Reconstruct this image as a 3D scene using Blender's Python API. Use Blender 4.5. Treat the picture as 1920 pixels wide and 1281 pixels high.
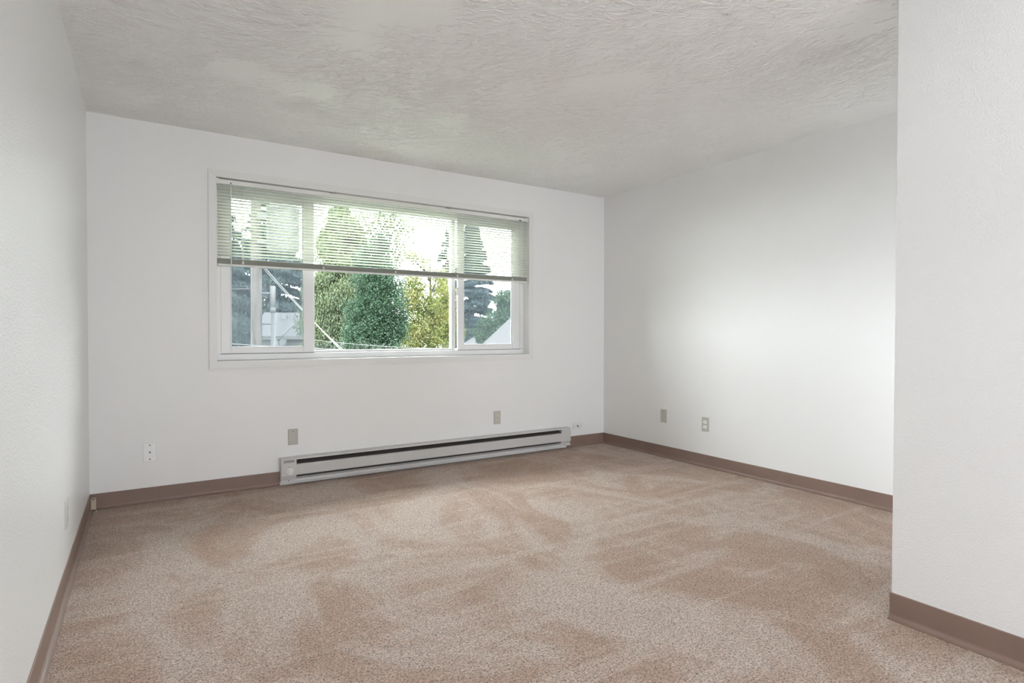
import bpy, bmesh, math, random
import numpy as np
from mathutils import Matrix, Vector

random.seed(7)
RNG = np.random.default_rng(7)
sc = bpy.context.scene
for o in list(bpy.data.objects):
    bpy.data.objects.remove(o)
COL = sc.collection

# ------------------------------------------------------------------ camera
FPX, YAW, PITCH, ROLL, CAMH = 1083.114, 0.567149, -0.015108, 0.001218, 1.096465
Fw = Vector((math.sin(YAW) * math.cos(PITCH), math.cos(YAW) * math.cos(PITCH), math.sin(PITCH)))
Rt = Vector((math.cos(YAW), -math.sin(YAW), 0))
Up = Rt.cross(Fw)
Rt, Up = Rt * math.cos(ROLL) + Up * math.sin(ROLL), Up * math.cos(ROLL) - Rt * math.sin(ROLL)
cam_data = bpy.data.cameras.new('camera')
cam = bpy.data.objects.new('camera', cam_data)
COL.objects.link(cam)
cam_data.sensor_width = 36.0
cam_data.lens = FPX / 1920 * 36.0
cam_data.clip_start, cam_data.clip_end = 0.05, 400
cam.matrix_world = Matrix(((Rt.x, Up.x, -Fw.x, 0), (Rt.y, Up.y, -Fw.y, 0), (Rt.z, Up.z, -Fw.z, CAMH), (0, 0, 0, 1)))
sc.camera = cam


def P(px, py, Y):
    """point seen at photo pixel (px, py), at depth Y from the camera (world Y axis)"""
    d = Fw + Rt * ((px - 960) / FPX) - Up * ((py - 640.5) / FPX)
    return Vector((0, 0, CAMH)) + d * (Y / d.y)


# ------------------------------------------------------------------ sky, light, exposure
SKY, P_REAR, P_ALCOVE, P_PARTITION, P_UPLIGHT = 18.0, 56.0, 16.0, 3.0, 23.0
wd = bpy.data.worlds.new('overcast_sky')
sc.world = wd
wd.use_nodes = True
bg = wd.node_tree.nodes['Background']
bg.inputs['Color'].default_value = (0.95, 0.975, 1.0, 1)
bg.inputs['Strength'].default_value = SKY


def area_light(name, loc, rot, sx, sy, power, col):
    l = bpy.data.lights.new(name, 'AREA')
    l.shape = 'RECTANGLE'
    l.size, l.size_y, l.energy, l.color = sx, sy, power, col
    o = bpy.data.objects.new(name, l)
    COL.objects.link(o)
    o.location, o.rotation_euler = loc, rot
    return o


# unseen fill lights added behind the camera and partition to brighten the room
R90 = math.radians(90)
area_light('fill_rear', (1.05, -2.98, 1.12), (R90, 0, 0), 2.3, 1.9, P_REAR, (0.89, 0.95, 1.0))  # added fill light in front of the closed rear wall
area_light('fill_alcove', (2.95, -0.55, 0.85), (R90, 0, math.radians(-32)), 0.8, 1.3, P_ALCOVE, (0.885, 0.95, 1.0)).data.spread = math.radians(95)  # added fill light turned towards the right wall, no door here
area_light('fill_partition', (2.56, 0.42, 0.52), (R90, 0, -R90), 1.0, 0.7, P_PARTITION, (0.885, 0.95, 1.0)).data.spread = math.radians(110)  # added fill light on the hidden side of the partition, no fixture
area_light('fill_uplight', (1.0, -1.2, 1.5), (2 * R90, 0, 0), 1.0, 1.0, P_UPLIGHT, (0.89, 0.95, 1.0))  # added upward fill light to brighten the ceiling

sc.view_settings.view_transform = 'Standard'
sc.view_settings.look = 'None'
sc.view_settings.gamma = 1.0
sc.view_settings.use_curve_mapping = False
sc.view_settings.exposure = 0.36
sc.cycles.use_denoising = True
sc.cycles.max_bounces = 10
sc.cycles.diffuse_bounces = 6
sc.cycles.transparent_max_bounces = 24
sc.cycles.sample_clamp_indirect = 8.0

# ------------------------------------------------------------------ dimensions (metres)
XL, XR, YB, XP, YP, CH = -0.289, 3.873, 4.374, 2.419, 1.078, 2.44
YF = -3.0
BB = 0.100
WT = 0.16
OX0, OX1, OZ0, OZ1 = 0.415, 2.965, 0.897, 2.148      # window opening
GROUND = -2.9


# ------------------------------------------------------------------ material helpers
def new_mat(name):
    m = bpy.data.materials.new(name)
    m.use_nodes = True
    nt = m.node_tree
    return m, nt, nt.nodes['Principled BSDF'], nt.nodes['Material Output']


def nd(nt, typ, **kw):
    n = nt.nodes.new(typ)
    for k, v in kw.items():
        if k in n.inputs:
            n.inputs[k].default_value = v
        else:
            setattr(n, k, v)
    return n


def coords(nt, scale=(1, 1, 1), rot=(0, 0, 0)):
    tc = nt.nodes.new('ShaderNodeTexCoord')
    mp = nt.nodes.new('ShaderNodeMapping')
    mp.inputs['Scale'].default_value = scale
    mp.inputs['Rotation'].default_value = rot
    nt.links.new(tc.outputs['Object'], mp.inputs['Vector'])
    return mp.outputs['Vector']


def ramp(nt, fac, stops):
    r = nt.nodes.new('ShaderNodeValToRGB')
    e = r.color_ramp.elements
    while len(e) < len(stops):
        e.new(0.5)
    for el, (p, c) in zip(e, stops):
        el.position = p
        el.color = (*c, 1) if len(c) == 3 else c
    nt.links.new(fac, r.inputs['Fac'])
    return r.outputs['Color']


def math_n(nt, op, a, b=None, clamp=False):
    n = nt.nodes.new('ShaderNodeMath')
    n.operation = op
    n.use_clamp = clamp
    for i, v in enumerate((a, b)):
        if v is None:
            continue
        if isinstance(v, (int, float)):
            n.inputs[i].default_value = v
        else:
            nt.links.new(v, n.inputs[i])
    return n.outputs[0]


def bump(nt, height, strength, dist, normal=None):
    b = nt.nodes.new('ShaderNodeBump')
    b.inputs['Strength'].default_value = strength
    b.inputs['Distance'].default_value = dist
    nt.links.new(height, b.inputs['Height'])
    if normal is not None:
        nt.links.new(normal, b.inputs['Normal'])
    return b.outputs['Normal']


def plain(name, col, rough=0.5, metal=0.0, spec=0.5, noise=0.0, nscale=40):
    m, nt, bs, out = new_mat(name)
    bs.inputs['Base Color'].default_value = (*col, 1)
    bs.inputs['Roughness'].default_value = rough
    bs.inputs['Metallic'].default_value = metal
    bs.inputs['Specular IOR Level'].default_value = spec
    if noise > 0:
        n = nd(nt, 'ShaderNodeTexNoise', Scale=nscale, Detail=4.0)
        nt.links.new(coords(nt), n.inputs['Vector'])
        c = ramp(nt, n.outputs['Fac'], [(0.3, [x * (1 - noise) for x in col]), (0.7, [min(1, x * (1 + noise)) for x in col])])
        nt.links.new(c, bs.inputs['Base Color'])
    return m


def mat_paint(name, col, rough, peel=0.25, scale=95.0, spec=0.5):
    m, nt, bs, out = new_mat(name)
    v = coords(nt)
    n1 = nd(nt, 'ShaderNodeTexNoise', Scale=scale, Detail=2.0, Roughness=0.45)
    n2 = nd(nt, 'ShaderNodeTexNoise', Scale=1.3, Detail=3.0)
    n3 = nd(nt, 'ShaderNodeTexNoise', Scale=scale * 0.33, Detail=2.0)
    for n in (n1, n2, n3):
        nt.links.new(v, n.inputs['Vector'])
    h = ramp(nt, n1.outputs['Fac'], [(0.46, (0, 0, 0)), (0.62, (1, 1, 1))])
    hh = math_n(nt, 'ADD', h, math_n(nt, 'MULTIPLY', n3.outputs['Fac'], 0.8))
    nt.links.new(bump(nt, hh, peel, 0.0022), bs.inputs['Normal'])
    c = ramp(nt, n2.outputs['Fac'], [(0.3, [x * 0.985 for x in col]), (0.7, col)])
    nt.links.new(c, bs.inputs['Base Color'])
    bs.inputs['Roughness'].default_value = rough
    bs.inputs['Specular IOR Level'].default_value = spec
    return m


def mat_ceiling():
    m, nt, bs, out = new_mat('skip_trowel_ceiling')
    v = coords(nt)
    n1 = nd(nt, 'ShaderNodeTexNoise', Scale=42.0, Detail=4.0, Roughness=0.6)
    nt.links.new(v, n1.inputs['Vector'])
    nt.links.new(bump(nt, n1.outputs['Fac'], 0.5, 0.006), bs.inputs['Normal'])
    bs.inputs['Base Color'].default_value = (0.86, 0.86, 0.85, 1)
    bs.inputs['Roughness'].default_value = 0.42
    bs.inputs['Specular IOR Level'].default_value = 0.5
    return m


def mat_carpet():
    m, nt, bs, out = new_mat('cut_pile_carpet')
    v = coords(nt)
    fib = nd(nt, 'ShaderNodeTexNoise', Scale=420.0, Detail=2.0, Roughness=0.6)
    wob = nd(nt, 'ShaderNodeTexNoise', Scale=60.0, Detail=2.0)
    for n in (fib, wob):
        nt.links.new(v, n.inputs['Vector'])
    w = nt.nodes.new('ShaderNodeVectorMath')
    w.operation = 'MULTIPLY_ADD'
    nt.links.new(wob.outputs['Color'], w.inputs[0])
    w.inputs[1].default_value = (0.008, 0.008, 0)
    nt.links.new(v, w.inputs[2])
    tuft = nd(nt, 'ShaderNodeTexVoronoi', Scale=185.0)          # yarn tufts, about 5 mm apart
    nt.links.new(w.outputs[0], tuft.inputs['Vector'])
    # nap brushed one way or the other: traffic and vacuum marks
    nap = nd(nt, 'ShaderNodeTexNoise', Scale=1.75, Detail=6.0, Roughness=0.66, Distortion=1.0)
    nt.links.new(coords(nt, (1.0, 0.7, 1), (0, 0, math.radians(28))), nap.inputs['Vector'])
    # paler towards the middle of the room
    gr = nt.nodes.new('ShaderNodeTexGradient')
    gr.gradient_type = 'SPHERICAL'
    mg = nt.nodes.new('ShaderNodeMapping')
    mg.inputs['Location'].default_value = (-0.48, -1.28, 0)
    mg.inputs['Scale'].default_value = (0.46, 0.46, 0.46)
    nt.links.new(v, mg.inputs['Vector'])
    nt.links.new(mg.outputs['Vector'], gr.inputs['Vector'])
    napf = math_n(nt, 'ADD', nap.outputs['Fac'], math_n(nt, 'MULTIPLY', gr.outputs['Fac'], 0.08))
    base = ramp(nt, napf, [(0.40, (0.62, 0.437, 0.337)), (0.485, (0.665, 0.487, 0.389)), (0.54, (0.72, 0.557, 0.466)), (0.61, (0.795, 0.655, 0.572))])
    # narrow light tracks left by the vacuum
    tr = []
    for ang, off in ((58, 0.0), (38, 5.0), (-62, 9.0)):
        vv = coords(nt, (0.45, 5.0, 1), (0, 0, math.radians(ang)))
        st = nd(nt, 'ShaderNodeTexNoise', Scale=1.5, Detail=2.0, Roughness=0.5, Distortion=0.25)
        ad = nt.nodes.new('ShaderNodeVectorMath')
        ad.operation = 'ADD'
        ad.inputs[1].default_value = (off, off * 1.7, 0)
        nt.links.new(vv, ad.inputs[0])
        nt.links.new(ad.outputs[0], st.inputs['Vector'])
        tr.append(ramp(nt, st.outputs['Fac'], [(0.60, (0, 0, 0)), (0.68, (1, 1, 1))]))
    track = math_n(nt, 'ADD', math_n(nt, 'ADD', tr[0], tr[1]), tr[2], True)
    mt = nt.nodes.new('ShaderNodeMix')
    mt.data_type = 'RGBA'
    nt.links.new(math_n(nt, 'MULTIPLY', track, 0.5), mt.inputs['Factor'])
    nt.links.new(base, mt.inputs['A'])
    mt.inputs['B'].default_value = (0.84, 0.705, 0.625, 1)
    # speckle: tuft highlights and crevice shade painted in, plus random tone per tuft
    yarn = nd(nt, 'ShaderNodeTexNoise', Scale=150.0, Detail=3.0, Roughness=0.75)
    nt.links.new(w.outputs[0], yarn.inputs['Vector'])
    cell = nt.nodes.new('ShaderNodeSeparateColor')
    nt.links.new(tuft.outputs['Color'], cell.inputs[0])
    f2 = math_n(nt, 'ADD', math_n(nt, 'MULTIPLY', yarn.outputs['Fac'], 0.85), math_n(nt, 'MULTIPLY', cell.outputs[0], 0.15))
    sp = ramp(nt, f2, [(0.34, (0.26, 0.215, 0.19)), (0.45, (0.82, 0.79, 0.765)), (0.54, (1.06, 1.05, 1.04)), (0.66, (1.45, 1.45, 1.44))])
    mix = nt.nodes.new('ShaderNodeMix')
    mix.data_type = 'RGBA'
    mix.blend_type = 'MULTIPLY'
    mix.inputs['Factor'].default_value = 1.0
    nt.links.new(mt.outputs['Result'], mix.inputs['A'])
    nt.links.new(sp, mix.inputs['B'])
    nt.links.new(mix.outputs['Result'], bs.inputs['Base Color'])
    h = math_n(nt, 'SUBTRACT', math_n(nt, 'MULTIPLY', yarn.outputs['Fac'], 1.6), math_n(nt, 'MULTIPLY', tuft.outputs['Distance'], 0.7))
    nt.links.new(bump(nt, h, 1.0, 0.011), bs.inputs['Normal'])
    bs.inputs['Roughness'].default_value = 0.95
    bs.inputs['Specular IOR Level'].default_value = 0.1
    bs.inputs['Sheen Weight'].default_value = 0.2
    bs.inputs['Sheen Roughness'].default_value = 0.6
    return m


def mat_glass(name):
    m, nt, bs, out = new_mat(name)
    nt.nodes.remove(bs)
    tr = nd(nt, 'ShaderNodeBsdfTransparent')
    tr.inputs['Color'].default_value = (0.96, 0.985, 0.975, 1)
    gl = nd(nt, 'ShaderNodeBsdfGlossy', Roughness=0.02)
    fr = nd(nt, 'ShaderNodeFresnel', IOR=1.15)
    mx = nt.nodes.new('ShaderNodeMixShader')
    nt.links.new(fr.outputs[0], mx.inputs[0])
    nt.links.new(tr.outputs[0], mx.inputs[1])
    nt.links.new(gl.outputs[0], mx.inputs[2])
    nt.links.new(mx.outputs[0], out.inputs['Surface'])
    return m


def mat_screen():
    """fine insect mesh, too fine to see its threads: part open, part grey thread"""
    m, nt, bs, out = new_mat('insect_mesh')
    nt.nodes.remove(bs)
    tr = nd(nt, 'ShaderNodeBsdfTransparent')
    df = nd(nt, 'ShaderNodeBsdfDiffuse')
    df.inputs['Color'].default_value = (0.023, 0.028, 0.032, 1)
    tl = nd(nt, 'ShaderNodeBsdfTranslucent')
    tl.inputs['Color'].default_value = (0.023, 0.0285, 0.033, 1)
    ad = nt.nodes.new('ShaderNodeAddShader')
    nt.links.new(df.outputs[0], ad.inputs[0])
    nt.links.new(tl.outputs[0], ad.inputs[1])
    mx = nt.nodes.new('ShaderNodeMixShader')
    mx.inputs[0].default_value = 0.30
    nt.links.new(tr.outputs[0], mx.inputs[1])
    nt.links.new(ad.outputs[0], mx.inputs[2])
    nt.links.new(mx.outputs[0], out.inputs['Surface'])
    return m


def mat_leaf(name, a, b, trans=0.35, scale=0.9):
    """leaf colour wanders between a and b through the crown"""
    m, nt, bs, out = new_mat(name)
    nt.nodes.remove(bs)
    v = coords(nt)
    n = nd(nt, 'ShaderNodeTexNoise', Scale=scale, Detail=3.0, Roughness=0.7)
    w = nd(nt, 'ShaderNodeTexWhiteNoise')
    g = nt.nodes.new('ShaderNodeNewGeometry')
    nt.links.new(v, n.inputs['Vector'])
    nt.links.new(g.outputs['Random Per Island'], w.inputs['Vector'])
    f = math_n(nt, 'ADD', math_n(nt, 'MULTIPLY', n.outputs['Fac'], 0.65), math_n(nt, 'MULTIPLY', g.outputs['Random Per Island'], 0.35))
    c = ramp(nt, f, [(0.32, a), (0.68, b)])
    df = nd(nt, 'ShaderNodeBsdfDiffuse')
    tl = nd(nt, 'ShaderNodeBsdfTranslucent')
    gs = nd(nt, 'ShaderNodeBsdfGlossy', Roughness=0.5)
    gs.inputs['Color'].default_value = (0.5, 0.55, 0.55, 1)
    nt.links.new(c, df.inputs['Color'])
    nt.links.new(c, tl.inputs['Color'])
    m1 = nt.nodes.new('ShaderNodeMixShader')
    m1.inputs[0].default_value = trans
    nt.links.new(df.outputs[0], m1.inputs[1])
    nt.links.new(tl.outputs[0], m1.inputs[2])
    m2 = nt.nodes.new('ShaderNodeMixShader')
    m2.inputs[0].default_value = 0.04
    nt.links.new(m1.outputs[0], m2.inputs[1])
    nt.links.new(gs.outputs[0], m2.inputs[2])
    nt.links.new(m2.outputs[0], out.inputs['Surface'])
    return m


def mat_pole():
    m, nt, bs, out = new_mat('weathered_pole_wood')
    v = coords(nt, (8, 8, 0.7))
    n = nd(nt, 'ShaderNodeTexNoise', Scale=1.6, Detail=6.0, Roughness=0.7)
    nt.links.new(v, n.inputs['Vector'])
    c = ramp(nt, n.outputs['Fac'], [(0.38, (0.004, 0.0033, 0.0028)), (0.46, (0.034, 0.0275, 0.024)), (0.7, (0.062, 0.052, 0.047))])
    nt.links.new(c, bs.inputs['Base Color'])
    nt.links.new(bump(nt, n.outputs['Fac'], 0.6, 0.02), bs.inputs['Normal'])
    bs.inputs['Roughness'].default_value = 0.9
    return m


def mat_shingle(name, col):
    m, nt, bs, out = new_mat(name)
    v = coords(nt)
    br = nd(nt, 'ShaderNodeTexNoise', Scale=9.0, Detail=5.0)
    nt.links.new(v, br.inputs['Vector'])
    c = ramp(nt, br.outputs['Fac'], [(0.3, [x * 0.85 for x in col]), (0.7, [x * 1.12 for x in col])])
    nt.links.new(c, bs.inputs['Base Color'])
    bs.inputs['Roughness'].default_value = 0.9
    return m


def mat_grass():
    m, nt, bs, out = new_mat('lawn')
    n = nd(nt, 'ShaderNodeTexNoise', Scale=3.0, Detail=6.0)
    nt.links.new(coords(nt), n.inputs['Vector'])
    c = ramp(nt, n.outputs['Fac'], [(0.3, (0.012, 0.02, 0.008)), (0.7, (0.028, 0.04, 0.016))])
    nt.links.new(c, bs.inputs['Base Color'])
    bs.inputs['Roughness'].default_value = 0.95
    return m


M = {}
M['wall'] = mat_paint('white_wall_paint', (0.83, 0.83, 0.83), 0.36, 0.32, 165)
M['wall_gloss'] = mat_paint('glossy_white_wall_paint', (0.83, 0.83, 0.83), 0.33, 0.35, 150, 1.0)
M['wall_smooth'] = mat_paint('smooth_white_wall_paint', (0.83, 0.825, 0.82), 0.45, 0.10, 80)
M['ceiling'] = mat_ceiling()
M['carpet'] = mat_carpet()
M['cove'] = plain('brown_vinyl_cove_base', (0.225, 0.152, 0.122), 0.45, noise=0.06, nscale=6)
M['trim'] = mat_paint('painted_wood_trim', (0.79, 0.785, 0.77), 0.4, 0.06, 60)
M['vinyl'] = plain('white_vinyl_frame', (0.82, 0.82, 0.82), 0.35)
M['glass'] = mat_glass('window_glass')
M['screen'] = mat_screen()
M['gasket'] = plain('dark_gasket', (0.03, 0.03, 0.03), 0.7)
M['slat'] = plain('cream_vinyl_slat', (0.84, 0.85, 0.78), 0.35)
_b = M['slat'].node_tree
_p = _b.nodes['Principled BSDF']
_t = nd(_b, 'ShaderNodeBsdfTranslucent')
_t.inputs['Color'].default_value = (0.72, 0.76, 0.66, 1)
_m = _b.nodes.new('ShaderNodeMixShader')
_m.inputs[0].default_value = 0.38
_b.links.new(_p.outputs[0], _m.inputs[1])
_b.links.new(_t.outputs[0], _m.inputs[2])
_b.links.new(_m.outputs[0], _b.nodes['Material Output'].inputs['Surface'])
M['rail'] = plain('cream_blind_rail', (0.78, 0.775, 0.745), 0.4)
M['cord'] = plain('white_cord', (0.75, 0.75, 0.72), 0.7)
M['wand'] = plain('clear_white_wand', (0.85, 0.88, 0.9), 0.15)
M['heater'] = plain('offwhite_heater_enamel', (0.57, 0.555, 0.545), 0.4, noise=0.03, nscale=5)
M['fin'] = plain('dusty_heating_fin', (0.10, 0.09, 0.085), 0.6, 0.3)
M['dark'] = plain('dark_recess', (0.012, 0.011, 0.010), 0.8)
M['beige'] = plain('beige_cover_plate', (0.50, 0.48, 0.43), 0.4)
M['beige2'] = plain('ivory_receptacle', (0.62, 0.59, 0.51), 0.4)
M['white'] = plain('white_cover_plate', (0.88, 0.88, 0.88), 0.35)
M['greyplate'] = plain('pale_grey_cover_plate', (0.60, 0.60, 0.575), 0.4)
M['white2'] = plain('painted_over_cover_plate', (0.77, 0.765, 0.755), 0.4)
M['screw'] = plain('dark_screw', (0.09, 0.085, 0.08), 0.45, 0.3)
M['metal'] = plain('dull_steel', (0.35, 0.34, 0.33), 0.4, 0.9)
M['jackbox'] = plain('aged_beige_jack', (0.50, 0.41, 0.32), 0.45)
M['wire'] = plain('brownish_phone_wire', (0.36, 0.27, 0.22), 0.5)
M['pole'] = mat_pole()
M['galv'] = plain('galvanised_steel', (0.0600, 0.0625, 0.0650), 0.6, 0.0, noise=0.1, nscale=3)
M['conduit_white'] = plain('pale_plastic_conduit', (0.05, 0.05, 0.051), 0.6)
M['conduit_grey'] = plain('grey_plastic_conduit', (0.024, 0.026, 0.028), 0.6)
M['tank'] = plain('pale_transformer_paint', (0.07, 0.072, 0.07), 0.5)
M['cable_pale'] = plain('pale_weathered_cable', (0.0680, 0.0660, 0.0640), 0.7)
M['cable_dark'] = plain('black_cable', (0.0150, 0.0150, 0.0175), 0.7)
M['siding'] = plain('white_house_siding', (0.055, 0.055, 0.054), 0.8)
M['siding2'] = plain('grey_house_siding', (0.0480, 0.0480, 0.0460), 0.8)
M['pane_dark'] = plain('dark_window_pane', (0.02, 0.025, 0.03), 0.15)
M['shingle_blue'] = mat_shingle('bluegrey_shingles', (0.0145, 0.0155, 0.0185))
M['shingle_pink'] = mat_shingle('pinkish_grey_shingles', (0.036, 0.034, 0.0355))
M['bark'] = plain('dark_bark', (0.0210, 0.0168, 0.0132), 0.9, noise=0.3, nscale=4)
M['lawn'] = mat_grass()
M['exterior'] = plain('exterior_stucco', (0.3, 0.3, 0.29), 0.9)


# ------------------------------------------------------------------ object helpers
def mesh_obj(name, verts, faces, mat, parent=None, origin=None, smooth=False):
    if origin is None:
        origin = parent_origin(parent)
    ox, oy, oz = origin
    me = bpy.data.meshes.new(name)
    me.from_pydata([(v[0] - ox, v[1] - oy, v[2] - oz) for v in verts], [], faces)
    me.materials.append(M[mat] if isinstance(mat, str) else mat)
    if smooth:
        me.polygons.foreach_set('use_smooth', [True] * len(me.polygons))
    me.update()
    o = bpy.data.objects.new(name, me)
    COL.objects.link(o)
    if parent is not None:
        o.parent = parent
        # parent's world origin is subtracted from the vertices
        o.location = (ox - parent_origin(parent)[0], oy - parent_origin(parent)[1], oz - parent_origin(parent)[2])
    else:
        o.location = origin
    o['wo'] = tuple(origin)
    return o


def parent_origin(p):
    if p is None:
        return (0, 0, 0)
    return tuple(p['wo'])


def bm_obj(name, bm, mat, parent=None, origin=None, smooth=False):
    bm.normal_update()
    bmesh.ops.recalc_face_normals(bm, faces=bm.faces)
    bm.verts.ensure_lookup_table()
    vs = [tuple(v.co) for v in bm.verts]
    for i, v in enumerate(bm.verts):
        v.index = i
    fs = [[v.index for v in f.verts] for f in bm.faces]
    bm.free()
    return mesh_obj(name, vs, fs, mat, parent, origin, smooth)


def add_box(bm, lo, hi, bev=0.0, seg=1):
    b2 = bmesh.new()
    bmesh.ops.create_cube(b2, size=1.0)
    for v in b2.verts:
        for i in range(3):
            v.co[i] = lo[i] if v.co[i] < 0 else hi[i]
    if bev > 0:
        bmesh.ops.bevel(b2, geom=list(b2.edges), offset=bev, segments=seg, profile=0.5, affect='EDGES')
    merge(bm, b2)


def merge(bm, b2):
    mp = {}
    for v in b2.verts:
        mp[v] = bm.verts.new(v.co)
    for f in b2.faces:
        bm.faces.new([mp[v] for v in f.verts])
    b2.free()


def box(name, lo, hi, mat, parent=None, bev=0.0, seg=1, origin=None):
    bm = bmesh.new()
    add_box(bm, lo, hi, bev, seg)
    return bm_obj(name, bm, mat, parent, origin)


def add_tube(bm, pts, rad, n=8, cap=True):
    """rad: number or list"""
    pts = [Vector(p) for p in pts]
    rings = []
    for i, p in enumerate(pts):
        a = pts[max(0, i - 1)]
        b = pts[min(len(pts) - 1, i + 1)]
        t = (b - a).normalized()
        ref = Vector((0, 0, 1)) if abs(t.z) < 0.9 else Vector((1, 0, 0))
        u = t.cross(ref).normalized()
        w = t.cross(u).normalized()
        r = rad[i] if isinstance(rad, (list, tuple)) else rad
        rings.append([bm.verts.new(p + (u * math.cos(k * 2 * math.pi / n) + w * math.sin(k * 2 * math.pi / n)) * r) for k in range(n)])
    for i in range(len(rings) - 1):
        for k in range(n):
            bm.faces.new([rings[i][k], rings[i][(k + 1) % n], rings[i + 1][(k + 1) % n], rings[i + 1][k]])
    if cap:
        bm.faces.new(rings[0][::-1])
        bm.faces.new(rings[-1])


def tube(name, pts, rad, mat, parent=None, n=8, origin=None):
    bm = bmesh.new()
    add_tube(bm, pts, rad, n)
    return bm_obj(name, bm, mat, parent, origin, smooth=True)


def lathe(name, base, axis, prof, mat, parent=None, n=20, origin=None, smooth=True):
    """prof: list of (distance along axis, radius)"""
    base, axis = Vector(base), Vector(axis).normalized()
    pts = [base + axis * d for d, r in prof]
    ref = Vector((0, 0, 1)) if abs(axis.z) < 0.9 else Vector((1, 0, 0))
    u = axis.cross(ref).normalized()
    w = axis.cross(u).normalized()
    bm = bmesh.new()
    rings = [[bm.verts.new(p + (u * math.cos(k * 2 * math.pi / n) + w * math.sin(k * 2 * math.pi / n)) * max(r, 1e-5)) for k in range(n)] for p, (d, r) in zip(pts, prof)]
    for i in range(len(rings) - 1):
        for k in range(n):
            bm.faces.new([rings[i][k], rings[i][(k + 1) % n], rings[i + 1][(k + 1) % n], rings[i + 1][k]])
    bm.faces.new(rings[0][::-1])
    bm.faces.new(rings[-1])
    return bm_obj(name, bm, mat, parent, origin, smooth)


def prism(name, poly, axis, a, b, mat, parent=None, origin=None):
    """closed polygon of 2D points, extruded along axis 'x' or 'y' or 'z' from a to b"""
    def pt(p, t):
        if axis == 'x':
            return (t, p[0], p[1])
        if axis == 'y':
            return (p[0], t, p[1])
        return (p[0], p[1], t)
    bm = bmesh.new()
    A = [bm.verts.new(pt(p, a)) for p in poly]
    B = [bm.verts.new(pt(p, b)) for p in poly]
    n = len(poly)
    for i in range(n):
        bm.faces.new([A[i], A[(i + 1) % n], B[(i + 1) % n], B[i]])
    bm.faces.new(A[::-1])
    bm.faces.new(B)
    return bm_obj(name, bm, mat, parent, origin)


def empty(name, loc, parent=None):
    o = bpy.data.objects.new(name, None)
    o.empty_display_size = 0.1
    COL.objects.link(o)
    if parent is not None:
        o.parent = parent
        q = parent_origin(parent)
        o.location = (loc[0] - q[0], loc[1] - q[1], loc[2] - q[2])
    else:
        o.location = loc
    o['wo'] = tuple(loc)
    return o


def tag(o, label, cat, group=None, kind=None):
    o['label'] = label
    if cat:
        o['category'] = cat
    if group:
        o['group'] = group
    if kind:
        o['kind'] = kind
    return o


def struct(o, label, cat):
    return tag(o, label, cat, kind='structure')


# ================================================================== the room shell
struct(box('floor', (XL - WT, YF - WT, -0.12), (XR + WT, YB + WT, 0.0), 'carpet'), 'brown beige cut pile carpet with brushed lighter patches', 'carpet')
ceil = struct(box('ceiling', (XL - WT, YF - WT, CH), (XR + WT, YB + WT, CH + 0.15), 'ceiling'), 'white ceiling with swept skip trowel texture', 'ceiling')
struct(box('wall_left', (XL - WT, YF - WT, 0), (XL, YB + WT, CH), 'wall_gloss'), 'glossy white long wall meeting the window wall at the phone jack', 'wall')
struct(box('wall_right', (XR, YF, 0), (XR + WT, YB + WT, CH), 'wall_smooth'), 'white wall with a blank plate and an outlet above the brown baseboard', 'wall')
struct(box('wall_right_near', (XP, YF, 0), (XP + 0.12, YP, CH), 'wall', bev=0.004, seg=2), 'white bumpy partition wall ending in an outside corner', 'wall')
struct(box('wall_alcove', (XP + 0.12, -1.12, 0), (XR, -1.0, CH), 'wall'), 'white end wall of the alcove behind the partition', 'wall')
bm = bmesh.new()
y0, y1 = YB, YB + WT
add_box(bm, (XL, y0, 0), (OX0, y1, CH))
add_box(bm, (OX1, y0, 0), (XR, y1, CH))
add_box(bm, (OX0, y0, 0), (OX1, y1, OZ0))
add_box(bm, (OX0, y0, OZ1), (OX1, y1, CH))
struct(bm_obj('wall_back', bm, 'wall_smooth'), 'white wall around the wide window', 'wall')
struct(box('wall_front', (XL, YF - WT, 0), (XR, YF, CH), 'wall'), 'white wall opposite the window', 'wall')


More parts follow.
